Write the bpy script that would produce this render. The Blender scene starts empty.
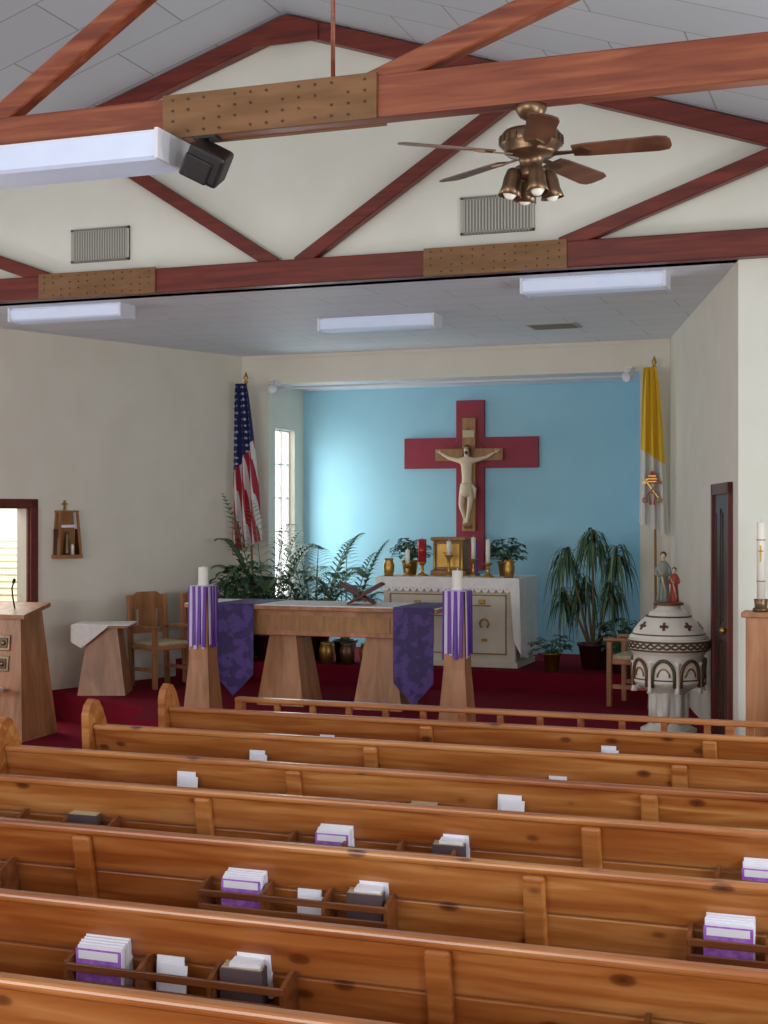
import bpy, bmesh, math, random
from mathutils import Vector, Matrix, Euler
random.seed(7)
scene = bpy.context.scene
scene.view_settings.view_transform = 'Standard'
COL = scene.collection
PI = math.pi

def lin(h, a=1.0):
    h = h.lstrip('#')
    r = []
    for i in (0, 2, 4):
        c = int(h[i:i+2], 16)/255
        r.append(c/12.92 if c <= .04045 else ((c+.055)/1.055)**2.4)
    return (r[0], r[1], r[2], a)

# ------------------------------------------------------------------ materials
def base_mat(name, rough=.5, metal=0., spec=.5, coat=0.):
    m = bpy.data.materials.new(name); m.use_nodes = True
    nt = m.node_tree; b = nt.nodes['Principled BSDF']
    b.inputs['Roughness'].default_value = rough
    b.inputs['Metallic'].default_value = metal
    b.inputs['Specular IOR Level'].default_value = spec
    b.inputs['Coat Weight'].default_value = coat
    b.inputs['Coat Roughness'].default_value = .25
    return m, nt, b

def ramp(nt, stops):
    r = nt.nodes.new('ShaderNodeValToRGB')
    e = r.color_ramp.elements
    while len(e) > 1: e.remove(e[-1])
    e[0].position = stops[0][0]; e[0].color = lin(stops[0][1])
    for p, c in stops[1:]:
        k = e.new(p); k.color = lin(c)
    return r

def mat(name, c1, c2=None, rough=.5, metal=0., scale=6., stretch=(1, 1, 1), bump=0., spec=.5, coat=0., detail=4, p0=.35, p1=.65, emit=0.):
    m, nt, b = base_mat(name, rough, metal, spec, coat)
    c2 = c2 or c1
    tc = nt.nodes.new('ShaderNodeTexCoord'); mp = nt.nodes.new('ShaderNodeMapping')
    mp.inputs['Scale'].default_value = stretch
    nz = nt.nodes.new('ShaderNodeTexNoise'); nz.inputs['Scale'].default_value = scale; nz.inputs['Detail'].default_value = detail
    r = ramp(nt, [(p0, c1), (p1, c2)])
    L = nt.links.new
    L(tc.outputs['Object'], mp.inputs[0]); L(mp.outputs[0], nz.inputs['Vector'])
    L(nz.outputs['Fac'], r.inputs[0]); L(r.outputs[0], b.inputs['Base Color'])
    if emit:
        b.inputs['Emission Color'].default_value = lin(c2); b.inputs['Emission Strength'].default_value = emit
    if bump:
        bp = nt.nodes.new('ShaderNodeBump'); bp.inputs['Strength'].default_value = bump; bp.inputs['Distance'].default_value = .01
        L(nz.outputs['Fac'], bp.inputs['Height']); L(bp.outputs[0], b.inputs['Normal'])
    return m

def wood(name, dark, mid, light, stretch=(1, 14, 14), scale=1.6, rough=.35, coat=.3, knots=False):
    m, nt, b = base_mat(name, rough, 0, .5, coat)
    N = nt.nodes.new; L = nt.links.new
    tc = N('ShaderNodeTexCoord'); oi = N('ShaderNodeObjectInfo')
    ml = N('ShaderNodeMath'); ml.operation = 'MULTIPLY'; ml.inputs[1].default_value = 37.
    L(oi.outputs['Random'], ml.inputs[0])
    ad = N('ShaderNodeVectorMath'); ad.operation = 'ADD'
    L(tc.outputs['Object'], ad.inputs[0]); L(ml.outputs[0], ad.inputs[1])
    mp = N('ShaderNodeMapping'); mp.inputs['Scale'].default_value = stretch
    L(ad.outputs[0], mp.inputs[0])
    nz = N('ShaderNodeTexNoise'); nz.inputs['Scale'].default_value = scale; nz.inputs['Detail'].default_value = 7; nz.inputs['Distortion'].default_value = .6
    L(mp.outputs[0], nz.inputs['Vector'])
    r = ramp(nt, [(.3, dark), (.5, mid), (.7, light)])
    L(nz.outputs['Fac'], r.inputs[0])
    out = r.outputs[0]
    if knots:
        # broad board to board tone variation
        mb = N('ShaderNodeMapping'); mb.inputs['Scale'].default_value = (.35, 5, 5); L(ad.outputs[0], mb.inputs[0])
        n2 = N('ShaderNodeTexNoise'); n2.inputs['Scale'].default_value = 1.1; n2.inputs['Detail'].default_value = 2; L(mb.outputs[0], n2.inputs['Vector'])
        r2 = ramp(nt, [(.35, '#c8a084'), (.62, '#ffffff')]); L(n2.outputs['Fac'], r2.inputs[0])
        mm = N('ShaderNodeMixRGB'); mm.blend_type = 'MULTIPLY'; mm.inputs['Fac'].default_value = .8
        L(out, mm.inputs['Color1']); L(r2.outputs[0], mm.inputs['Color2']); out = mm.outputs[0]
        mk = N('ShaderNodeMapping'); mk.inputs['Scale'].default_value = (3.0, 6, 6)
        L(ad.outputs[0], mk.inputs[0])
        v = N('ShaderNodeTexVoronoi'); v.inputs['Scale'].default_value = 1.2
        L(mk.outputs[0], v.inputs['Vector'])
        kr = ramp(nt, [(.0, '#ffffff'), (.12, '#d8d8d8'), (.17, '#505050'), (.26, '#000000')])
        L(v.outputs['Distance'], kr.inputs[0])
        mx = N('ShaderNodeMixRGB'); mx.inputs['Color2'].default_value = lin('#4c200a')
        L(kr.outputs[0], mx.inputs['Fac']); L(out, mx.inputs['Color1'])
        out = mx.outputs[0]
    L(out, b.inputs['Base Color'])
    return m

def panel_mat(name, c, seam, bw, rh, off=.5, mortar=.006, rough=.6):
    m, nt, b = base_mat(name, rough)
    N = nt.nodes.new; L = nt.links.new
    tc = N('ShaderNodeTexCoord')
    br = N('ShaderNodeTexBrick'); br.offset = off
    br.inputs['Color1'].default_value = lin(c[0]); br.inputs['Color2'].default_value = lin(c[1])
    br.inputs['Mortar'].default_value = lin(seam); br.inputs['Scale'].default_value = 1
    br.inputs['Mortar Size'].default_value = mortar; br.inputs['Brick Width'].default_value = bw; br.inputs['Row Height'].default_value = rh
    br.inputs['Mortar Smooth'].default_value = .2
    L(tc.outputs['Object'], br.inputs['Vector']); L(br.outputs['Color'], b.inputs['Base Color'])
    return m

M_WALL = mat('wall_cream_paint', '#e4dfd1', '#e9e5d8', rough=.75, scale=2, bump=.03)
M_GABLE = mat('wall_gable_paint', '#e3e6da', '#e8ebe0', rough=.8, scale=2)
M_BLUE = mat('wall_blue_paint', '#9ccde1', '#a2d2e4', rough=.8, scale=1.5, spec=.2)
M_ROOF = panel_mat('roof_panel', ('#ccd5dc', '#c6d0d8'), '#969fa7', 1.2, .6, .5, .007)
M_CEIL = panel_mat('ceiling_panel', ('#ecf2fa', '#e8eff8'), '#c2ccd6', 1.2, .4, .5, .005)
M_CARPET = mat('burgundy_carpet', '#6c0c22', '#7e142c', rough=.95, scale=60, bump=.3, spec=.1)
M_TRUSS = wood('truss_wood_red', '#54180f', '#6a2417', '#7e3020', rough=.45, coat=.15)
M_TRUSS2 = wood('truss_wood_brown', '#6e301c', '#884428', '#a05c3a', rough=.4, coat=.2)
M_PLATE = mat('gusset_plywood', '#76532f', '#88623e', rough=.6, scale=3, stretch=(1, 1, 6))
M_BOLT = mat('bolt_steel', '#5a4430', rough=.5, metal=.2)
M_PEW = wood('pew_pine_varnish', '#985626', '#b3733a', '#c88f56', rough=.32, coat=.4, knots=True)
M_PEWD = wood('pew_rack_wood', '#5c3016', '#744222', '#88522e', rough=.35, coat=.3)
M_OAK = wood('sanctuary_wood', '#8a5a34', '#a67048', '#ba825a', stretch=(6, 6, 1), rough=.45, coat=.15)
M_DARKWOOD = wood('dark_wood', '#2c100c', '#3a1610', '#4a2018', stretch=(8, 8, 1), rough=.5)
M_TRIM = mat('door_trim_red', '#5a1c18', '#6a261e', rough=.5)
M_WHITE = mat('white_enamel', '#e6eaf2', rough=.4)
M_DIFF = mat('light_diffuser', '#ccdaf4', '#d2e0f8', rough=.3, emit=.14)
M_CLOTHW = mat('white_linen', '#ecebe8', '#f4f3f0', rough=.9, scale=20, bump=.1)
M_CREAM = mat('altar_cream', '#d2cab8', '#dad2c0', rough=.6)
M_GOLD = mat('polished_gold', '#a88040', '#c09a52', rough=.35, metal=.85)
M_BRASS = mat('antique_brass', '#6a5440', '#84694e', rough=.35, metal=.8)
M_BLADE = wood('fan_blade_wood', '#4a2818', '#64402c', '#7a503a', stretch=(4, 4, 4), rough=.4)
M_BLACK = mat('black_plastic', '#1c1c1e', rough=.4)
M_GREY = mat('vent_metal', '#b4b4aa', rough=.6)
M_VDARK = mat('vent_dark', '#84847c', rough=.8)
M_WAX = mat('candle_wax', '#f2f0e6', rough=.5)
M_REDCROSS = mat('red_cross_paint', '#8e2438', '#98293e', rough=.6)
M_XWOOD = mat('crucifix_wood', '#94683c', '#a87a4a', rough=.5, scale=4, stretch=(6, 1, 1))
M_SKIN = mat('painted_plaster_flesh', '#d8c0a0', '#dcc8ac', rough=.5)
M_HAIR = mat('painted_brown', '#5a3a24', rough=.6)
M_LEAF = mat('leaf_green', '#2c4a30', '#46684a', rough=.45, scale=8)
M_LEAF2 = mat('leaf_green_light', '#56744c', '#708e64', rough=.45, scale=8)
M_STEM = mat('plant_stem', '#6a5a3c', '#7c6c4a', rough=.8)
M_SOIL = mat('soil', '#2a1c12', rough=1)
M_POT = mat('pot_maroon', '#3c141a', '#4c1c22', rough=.35)
M_PURPLE = mat('purple_brocade', '#32205a', '#4c347c', rough=.6, scale=11, detail=6, p0=.47, p1=.53)
M_LAV = mat('lavender_ribbon', '#c4b4e0', '#d0c2e6', rough=.5)
M_VIOLET = mat('violet_ribbon', '#5a2c90', '#6a38a0', rough=.5)
M_BOOKP = mat('missal_cover_purple', '#9450c0', '#b078d8', rough=.5, scale=40)
M_PAPER = mat('paper_white', '#e4e6f4', '#eceef8', rough=.8)
M_BOOKD = mat('hymnal_cover_dark', '#4a3c42', '#5a4850', rough=.5)
M_TAN = mat('tan_card', '#c8bc9c', '#b8a884', rough=.7, scale=30)
M_STONE = mat('glazed_white_stone', '#e0ddd2', '#e8e5dc', rough=.35)
M_STGREEN = mat('glaze_olive', '#4e4a34', '#5c563c', rough=.35)
M_STBROWN = mat('glaze_brown', '#5e3c24', '#70492c', rough=.35)
M_ROBE = mat('robe_grey', '#7c8480', '#8c9490', rough=.6)
M_ROBER = mat('robe_red', '#a03c34', '#b0483c', rough=.6)
M_REDGL = mat('red_glass', '#a01c20', '#b42428', rough=.15)
M_DOORC = mat('door_cream', '#eae6cc', '#eeead2', rough=.5)

# ------------------------------------------------------------------ mesh builder
class MB:
    def __init__(s): s.bm = bmesh.new(); s.mats = []; s.uv = None
    def mi(s, m):
        if m not in s.mats: s.mats.append(m)
        return s.mats.index(m)
    def add(s, verts, faces, m, smooth=False, T=None):
        i = s.mi(m)
        vs = [s.bm.verts.new(T @ Vector(v) if T else Vector(v)) for v in verts]
        for f in faces:
            try:
                fc = s.bm.faces.new([vs[k] for k in f]); fc.material_index = i; fc.smooth = smooth
            except ValueError: pass
    def merge(s, tb, m, smooth=False, T=None):
        tb.verts.index_update()
        s.add([v.co.copy() for v in tb.verts], [[v.index for v in f.verts] for f in tb.faces], m, smooth, T)
        tb.free()
    def box(s, c, d, m, rot=(0, 0, 0), bevel=0., seg=2):
        tb = bmesh.new(); bmesh.ops.create_cube(tb, size=1)
        for v in tb.verts: v.co = Vector((v.co.x*d[0], v.co.y*d[1], v.co.z*d[2]))
        if bevel: bmesh.ops.bevel(tb, geom=tb.edges[:], offset=bevel, segments=seg, affect='EDGES', profile=.5)
        s.merge(tb, m, False, Matrix.Translation(c) @ Euler(rot).to_matrix().to_4x4())
    def bx(s, x0, x1, y0, y1, z0, z1, m, bevel=0.):
        s.box(((x0+x1)/2, (y0+y1)/2, (z0+z1)/2), (abs(x1-x0), abs(y1-y0), abs(z1-z0)), m, bevel=bevel)
    def beam(s, p, q, w, h, m, bevel=.008):
        p = Vector(p); q = Vector(q); d = (q-p); L = d.length; d.normalize()
        y = Vector((0, 1, 0)); z = d.cross(y).normalized(); y = z.cross(d)
        T = Matrix((d, y, z)).transposed().to_4x4(); T.translation = (p+q)/2
        tb = bmesh.new(); bmesh.ops.create_cube(tb, size=1)
        for v in tb.verts: v.co = Vector((v.co.x*L, v.co.y*w, v.co.z*h))
        if bevel: bmesh.ops.bevel(tb, geom=tb.edges[:], offset=bevel, segments=1, affect='EDGES')
        s.merge(tb, m, False, T)
    def extr(s, pts, vec, m, smooth=False, T=None):
        n = len(pts); v = [Vector(p) for p in pts]; v2 = [p+Vector(vec) for p in v]
        f = [list(range(n)), list(range(2*n-1, n-1, -1))]+[[i, (i+1) % n, n+(i+1) % n, n+i] for i in range(n)]
        s.add(v+v2, f, m, smooth, T)
    def hexa(s, b, t, m, T=None):
        s.add(list(b)+list(t), [[3, 2, 1, 0], [4, 5, 6, 7], [0, 1, 5, 4], [1, 2, 6, 5], [2, 3, 7, 6], [3, 0, 4, 7]], m, False, T)
    def taper(s, c, w0, d0, w1, d1, z0, z1, m):
        x, y = c
        s.hexa([(x-w0/2, y-d0/2, z0), (x+w0/2, y-d0/2, z0), (x+w0/2, y+d0/2, z0), (x-w0/2, y+d0/2, z0)],
               [(x-w1/2, y-d1/2, z1), (x+w1/2, y-d1/2, z1), (x+w1/2, y+d1/2, z1), (x-w1/2, y+d1/2, z1)], m)
    def lathe(s, c, prof, m, seg=24, smooth=True, T=None):
        v = []; f = []
        n = len(prof)
        for r, z in prof:
            for k in range(seg):
                a = 2*PI*k/seg; v.append((c[0]+max(r, .0004)*math.cos(a), c[1]+max(r, .0004)*math.sin(a), c[2]+z))
        for i in range(n-1):
            for k in range(seg):
                k2 = (k+1) % seg; f.append([i*seg+k, i*seg+k2, (i+1)*seg+k2, (i+1)*seg+k])
        f.append(list(range(seg))[::-1]); f.append([(n-1)*seg+k for k in range(seg)])
        s.add(v, f, m, smooth, T)
    def cyl(s, c, r, h, m, seg=20, T=None): s.lathe(c, [(r, 0), (r, h)], m, seg, True, T)
    def tube(s, pts, r, m, seg=8):
        pts = [Vector(p) for p in pts]; n = len(pts)
        rs = r if isinstance(r, (list, tuple)) else [r]*n
        v = []; f = []
        for i, p in enumerate(pts):
            d = (pts[min(i+1, n-1)]-pts[max(i-1, 0)]).normalized()
            a = d.orthogonal().normalized() if i == 0 else (pa - d*pa.dot(d)).normalized()
            pa = a; b = d.cross(a)
            for k in range(seg):
                t = 2*PI*k/seg; v.append(p+(a*math.cos(t)+b*math.sin(t))*rs[i])
        for i in range(n-1):
            for k in range(seg):
                k2 = (k+1) % seg; f.append([i*seg+k, i*seg+k2, (i+1)*seg+k2, (i+1)*seg+k])
        f.append(list(range(seg))[::-1]); f.append([(n-1)*seg+k for k in range(seg)])
        s.add(v, f, m, True)
    def ball(s, c, r, m, sc=(1, 1, 1)):
        tb = bmesh.new(); bmesh.ops.create_uvsphere(tb, u_segments=16, v_segments=10, radius=r)
        s.merge(tb, m, True, Matrix.Translation(c) @ Matrix.Diagonal((*sc, 1)))
    def skin(s, verts, edges, radii, m, sub=2):
        me = bpy.data.meshes.new('t'); me.from_pydata([Vector(v) for v in verts], edges, [])
        ob = bpy.data.objects.new('t', me); COL.objects.link(ob)
        ob.modifiers.new('s', 'SKIN'); sd = ob.modifiers.new('d', 'SUBSURF'); sd.levels = sub; sd.render_levels = sub
        for i, sv in enumerate(me.skin_vertices[0].data):
            rr = radii[i]; sv.radius = rr if isinstance(rr, (tuple, list)) else (rr, rr)
            sv.use_root = (i == 0)
        dg = bpy.context.evaluated_depsgraph_get()
        em = bpy.data.meshes.new_from_object(ob.evaluated_get(dg))
        s.add([v.co.copy() for v in em.vertices], [list(p.vertices) for p in em.polygons], m, True)
        bpy.data.objects.remove(ob); bpy.data.meshes.remove(em)
    def done(s, name, loc=(0, 0, 0), rotz=0., fixn=True):
        if fixn: bmesh.ops.recalc_face_normals(s.bm, faces=s.bm.faces[:])
        me = bpy.data.meshes.new(name); s.bm.to_mesh(me); s.bm.free()
        for m in s.mats: me.materials.append(m)
        ob = bpy.data.objects.new(name, me); COL.objects.link(ob)
        ob.location = loc; ob.rotation_euler = (0, 0, rotz)
        return ob

# ------------------------------------------------------------------ room dims
CZ = 4.125       # sanctuary ceiling height
YF = 10.955      # arch / gable plane
YB = 15.6        # sanctuary end wall
YA = 16.7        # alcove back
XC = -4.76       # ridge line
SL = .33
RZ = 6.42        # roof underside at ridge
XL, XR = -11.2, 1.7
def roofz(x): return RZ-SL*abs(x-XC)
LW = lambda y: -13.357+.3795*y
RW = lambda y: 1.728-.254*y
ux, uy = .3548, .9349
DY0 = 11.9; DY1 = 11.9+.85*uy; DZ = 2.26

b = MB(); b.bx(XL-.2, XR+.2, -2.7, 17, -.2, 0, M_CARPET); b.done('floor')
b = MB()
b.extr([(-8.43, 12.95, 0), (-6.75, 12.0, 0), (-6.5, 11.3, 0), (RW(11.3), 11.3, 0), (RW(15.6), 15.6, 0), (LW(15.6), 15.6, 0)], (0, 0, .3), M_CARPET)
b.done('floor_sanctuary_platform')
b = MB()
b.extr([(LW(14.6), 14.6, .3), (RW(14.6), 14.6, .3), (RW(15.6), 15.6, .3), (-2.564, 15.6, .3), (-2.564, YA, .3), (-7.08, YA, .3), (-7.08, 15.6, .3), (LW(15.6), 15.6, .3)], (0, 0, .2), M_CARPET)
b.done('floor_altar_platform')

b = MB()
def lwall(y0, y1, z0, z1): b.extr([(LW(y0), y0, z0), (LW(y1), y1, z0), (LW(y1)-.15, y1, z0), (LW(y0)-.15, y0, z0)], (0, 0, z1-z0), M_WALL)
lwall(YF, DY0, 0, CZ); lwall(DY1, YB, 0, CZ); lwall(DY0, DY1, DZ, CZ); b.done('wall_sanctuary_left')
# side room seen through the open doorway
b = MB()
b.bx(-10.8, -10.7, 11.08, 14.3, 0, 2.8, M_GABLE); b.done('wall_side_room_left')
b = MB(); b.bx(-10.7, LW(14.2)-.12, 14.2, 14.3, 0, 2.8, M_GABLE); b.done('wall_side_room_back')
b = MB(); b.extr([(-10.8, 11.08, 2.7), (LW(11.08)-.15, 11.08, 2.7), (LW(14.3)-.15, 14.3, 2.7), (-10.8, 14.3, 2.7)], (0, 0, .1), M_CEIL); b.done('ceiling_side_room')

b = MB(); b.extr([(RW(YF), YF+.001, 0), (RW(YB), YB, 0), (RW(YB)+.15, YB, 0), (RW(YF)+.15, YF+.001, 0)], (0, 0, CZ), M_WALL); b.done('wall_sanctuary_right')
b = MB()
b.bx(LW(YB)-.15, -7.08, YB, YB+.12, 0, CZ, M_WALL); b.bx(-2.564, RW(YB)+.15, YB, YB+.12, 0, CZ, M_WALL)
b.bx(-7.08, -2.564, YB, YB+.12, 3.78, CZ, M_WALL); b.done('wall_front')
b = MB(); b.bx(-7.3, -2.4, YA, YA+.12, 0, 4.0, M_BLUE); b.done('wall_alcove_back')
b = MB()
WX0, WX1, WY0, WY1, WZ0, WZ1 = -7.2, -7.08, 15.80, 16.40, 1.12, 3.25
b.bx(WX0, WX1, YB+.12, WY0, 0, 3.9, M_WALL); b.bx(WX0, WX1, WY1, YA, 0, 3.9, M_WALL)
b.bx(WX0, WX1, WY0, WY1, 0, WZ0, M_WALL); b.bx(WX0, WX1, WY0, WY1, WZ1, 3.9, M_WALL); b.done('wall_alcove_left')
b = MB(); b.bx(-2.564, -2.44, YB+.12, YA, 0, 3.9, M_BLUE); b.done('wall_alcove_right')
b = MB(); b.bx(-7.2, -2.44, YB+.12, YA, 3.78, 3.9, M_CEIL); b.done('ceiling_alcove')
b = MB(); b.extr([(LW(YF)-.15, YF, CZ), (RW(YF)+.15, YF, CZ), (RW(YB)+.15, YB+.12, CZ), (LW(YB)-.15, YB+.12, CZ)], (0, 0, .1), M_CEIL); b.done('ceiling_sanctuary')
b = MB()
b.extr([(XL, YF, CZ), (XR, YF, CZ), (XR, YF, roofz(XR)+.05), (XC, YF, RZ+.05), (XL, YF, roofz(XL)+.05)], (0, .12, 0), M_GABLE)
b.bx(RW(YF), XR, YF, YF+.12, 0, CZ, M_GABLE); b.bx(XL, LW(YF), YF, YF+.12, 0, CZ, M_GABLE)
b.done('wall_gable')
b = MB(); b.bx(XR, XR+.15, -2.6, YF+.12, 0, 4.4, M_WALL); b.done('wall_right')
b = MB(); b.bx(XL-.15, XL, -2.6, YF+.12, 0, 4.4, M_WALL); b.done('wall_left')
b = MB(); b.extr([(XL, -2.6, 0), (XR, -2.6, 0), (XR, -2.6, roofz(XR)+.05), (XC, -2.6, RZ+.05), (XL, -2.6, roofz(XL)+.05)], (0, -.12, 0), M_WALL); b.done('wall_back')
b = MB()
b.extr([(XC, -2.7, RZ), (XR+.2, -2.7, roofz(XR+.2)), (XR+.2, -2.7, roofz(XR+.2)+.1), (XC, -2.7, RZ+.1)], (0, 13.8, 0), M_ROOF)
b.extr([(XC, -2.7, RZ), (XL-.2, -2.7, roofz(XL-.2)), (XL-.2, -2.7, roofz(XL-.2)+.1), (XC, -2.7, RZ+.1)], (0, 13.8, 0), M_ROOF)
b.done('ceiling_nave')

# alcove window
b = MB()
M_WFR = mat('window_frame_white', '#eceae4', '#f0eee8', rough=.5)
for y in (WY0+.012, (WY0+WY1)/2+.05, WY1-.012): b.bx(WX0+.01, WX0+.05, y-.012, y+.012, WZ0, WZ1, M_WFR)
for k in range(6):
    z = WZ0+.012+k*(WZ1-WZ0-.024)/5; b.bx(WX0+.01, WX0+.045, WY0, WY1, z-.008, z+.008, M_WFR)
b.bx(WX0, WX1+.02, WY0-.03, WY1+.03, WZ0-.04, WZ0, M_WHITE)
b.done('window_1')
b = MB(); b.tube([(-7.0, 15.55, 3.72), (-2.64, 15.55, 3.72)], .018, M_WHITE)
for x in (-6.95, -2.7): b.bx(x-.02, x+.02, 15.53, 15.6, 3.70, 3.80, M_WHITE)
b.done('trim_rod')
b = MB(); b.bx(LW(YB), RW(YB), YB-.02, YB, CZ-.04, CZ, M_WALL); b.done('trim_1')

# nave windows (behind / beside the viewer)
wi = 2
for X, sgn in ((XR, -1), (XL, 1)):
    for y in (1.2, 4.6, 8.0):
        b = MB()
        x = X+sgn*.02
        for yy in (y-.75, y, y+.75): b.box((x, yy, 2.3), (.05, .06, 1.9), M_WHITE)
        for zz in (1.35, 1.95, 2.6, 3.25): b.box((x, y, zz), (.05, 1.5, .06), M_WHITE)
        b.bx(X-.005, X+.005, y-.75, y+.75, 1.35, 3.25, M_PAPER)
        b.done('window_%d' % wi); wi += 1

# ------------------------------------------------------------------ trusses
def truss(y, m, name, zt=4.24):
    b = MB()
    b.bx(XL, XR, y-.06, y+.06, zt-.105, zt+.105, m, bevel=.01)
    for sx in (-1, 1):
        P = lambda dx, z: (XC+sx*dx, y, z)
        b.beam(P(0.0, RZ-.09), P(6.35, RZ-.09-SL*6.35), .11, .15, m)
        b.beam(P(.1, 4.30), P(2.2, 5.66), .09, .115, m)
        b.beam(P(2.35, 4.31), P(4.35, 5.02), .09, .115, m)
        x0, x1 = XC+sx*1.23, XC+sx*2.41
        x0, x1 = min(x0, x1), max(x0, x1)
        for side in (-1, 1):
            if side > 0 and y > 8: continue
            b.bx(x0, x1, y+side*.06, y+side*.078, zt-.11, zt+.115, M_PLATE)
        n = 13
        for i in range(n):
            for j in range(4):
                if (i*3+j*5) % 4 == 0: continue
                xx = x0+.06+i*(x1-x0-.12)/(n-1)
                T = Matrix.Translation((xx, y-.078, zt-.08+.055*j)) @ Euler((PI/2, 0, 0)).to_matrix().to_4x4()
                b.cyl((0, 0, 0), .007, .006, M_BOLT, 6, T)
    for side in (-1, 1):
        if side > 0 and y > 8: continue
        b.extr([(XC-.3, y+side*.06, RZ-.27), (XC+.3, y+side*.06, RZ-.27), (XC+.3, y+side*.06, RZ-.13), (XC, y+side*.06, RZ-.03), (XC-.3, y+side*.06, RZ-.13)], (0, side*.015, 0), m)
    return b.done(name)
truss(10.885, M_TRUSS, 'roof_truss', 4.228)
truss(6.53, M_TRUSS2, 'roof_truss')
b = MB(); b.tube([(-2.61, 6.53, 4.345), (-2.61, 6.53, roofz(-2.61))], .012, M_TRUSS2); b.done('hanging_rod')

# vents
def wall_vent(x0, x1, z0, z1):
    b = MB(); y = YF
    b.bx(x0, x1, y-.015, y, z0, z1, M_VDARK)
    for e in ((x0, x0+.02, z0, z1), (x1-.02, x1, z0, z1), (x0, x1, z0, z0+.02), (x0, x1, z1-.02, z1)): b.bx(e[0], e[1], y-.02, y, e[2], e[3], M_GREY)
    n = 22
    for i in range(n):
        xx = x0+.03+i*(x1-x0-.06)/(n-1); b.bx(xx-.006, xx+.006, y-.02, y-.01, z0, z1, M_GREY)
    b.done('air_vent')
wall_vent(-6.915, -6.32, 4.45, 4.75); wall_vent(-3.255, -2.64, 4.456, 4.763)
def ceil_vent(x, y, w=.55, d=.5):
    b = MB(); b.bx(x-w/2, x+w/2, y-d/2, y+d/2, CZ-.012, CZ, M_GREY)
    for i in range(8):
        yy = y-d/2+.05+i*(d-.1)/7; b.bx(x-w/2+.03, x+w/2-.03, yy-.012, yy+.012, CZ-.016, CZ-.012, M_VDARK)
    b.done('ceiling_vent')
ceil_vent(-3.2, 14.1, .5, .4); ceil_vent(-5.1, 13.5, .5, .3)

# fluorescent lights
def fluoro(x0, x1, y, ztop, w=.26, h=.1):
    b = MB()
    b.bx(x0+.01, x1-.01, y-w/2+.03, y+w/2-.03, ztop-.02, ztop, M_WHITE)
    b.extr([(x0+.015, y-w/2, ztop-.02), (x0+.015, y+w/2, ztop-.02), (x0+.015, y+w/2-.02, ztop-h+.015), (x0+.015, y+w/2-.04, ztop-h), (x0+.015, y-w/2+.04, ztop-h), (x0+.015, y-w/2+.02, ztop-h+.015)], (x1-x0-.03, 0, 0), M_DIFF)
    for x in (x0, x1-.02): b.bx(x, x+.02, y-w/2-.004, y+w/2+.004, ztop-h-.004, ztop, M_WHITE)
    b.done('fluorescent_ceiling_light')
fluoro(-2.83, -1.64, 11.35, CZ, h=.12); fluoro(-7.78, -6.57, 11.35, CZ, h=.12); fluoro(-5.29, -4.08, 12.95, CZ, h=.12)
fluoro(-5.0, -3.44, 6.42, 4.13, .36, .15)

# black loudspeaker
b = MB()
b.box((0, 0, 0), (.2, .2, .17), M_BLACK, rot=(.5, .45, .4), bevel=.02)
b.box((-.02, -.09, -.05), (.15, .03, .12), M_BLACK, rot=(.5, .45, .4), bevel=.01)
b.tube([(0, 0, .07), (-.02, .03, .13)], .015, M_BLACK); b.box((-.02, .04, .137), (.12, .08, .016), M_BLACK)
b.done('black_loudspeaker', (-3.27, 6.45, 3.985))

# ------------------------------------------------------------------ ceiling fan
def fan():
    b = MB(); c = (0, 0, 0)
    b.lathe(c, [(.075, 0), (.075, -.02), (.055, -.055), (.02, -.075), (.014, -.08), (.014, -.10), (.03, -.105), (.05, -.11), (.13, -.125), (.15, -.15), (.15, -.19), (.125, -.215), (.13, -.225), (.11, -.24), (.06, -.25), (.05, -.30), (.065, -.31), (.06, -.35), (.02, -.365)], M_BRASS, 32)
    for k in range(24):
        a = 2*PI*k/24; b.box((.149*math.cos(a), .149*math.sin(a), -.17), (.012, .01, .035), M_BOLT, rot=(0, 0, a))
    for k in range(5):
        a = math.radians(.7+72*k)
        T = Euler((0, 0, a)).to_matrix().to_4x4()
        tilt = Matrix.Translation((0, 0, -.235)) @ Euler((math.radians(-12), 0, 0)).to_matrix().to_4x4()
        pts = [(.2, -.05, 0), (.26, -.06, 0), (.6, -.072, 0), (.645, -.06, 0), (.66, -.03, 0), (.66, .03, 0), (.645, .06, 0), (.6, .072, 0), (.26, .06, 0), (.2, .05, 0)]
        b.extr(pts, (0, 0, .008), M_BLADE, T=T @ tilt)
        b.extr([(.1, -.02, -.006), (.2, -.012, -.006), (.25, -.04, -.006), (.29, 0, -.006), (.25, .04, -.006), (.2, .012, -.006), (.1, .02, -.006)], (0, 0, .006), M_BRASS, T=T @ tilt)
    for k in range(4):
        a = math.radians(30+90*k); dx, dy = math.cos(a), math.sin(a)
        b.tube([(dx*.03, dy*.03, -.31), (dx*.06, dy*.06, -.295), (dx*.085, dy*.085, -.315)], .01, M_BRASS)
        T = Matrix.Translation((dx*.085, dy*.085, -.315)) @ Euler((0, 0, a)).to_matrix().to_4x4() @ Euler((0, math.radians(-10), 0)).to_matrix().to_4x4()
        b.lathe((0, 0, 0), [(.018, .01), (.032, 0), (.042, -.04), (.044, -.08), (.056, -.125), (.052, -.125), (.034, -.06)], M_BRASS, 20, T=T)
        b.lathe((0, 0, 0), [(.005, -.05), (.03, -.08), (.034, -.115), (.02, -.135), (.0, -.14)], M_WAX, 14, T=T)
    b.tube([(.03, -.03, -.36), (.03, -.03, -.48)], .002, M_BRASS, 5)
    b.done('ceiling_fan', (-1.592, 6.53, 4.135))
fan()

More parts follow.
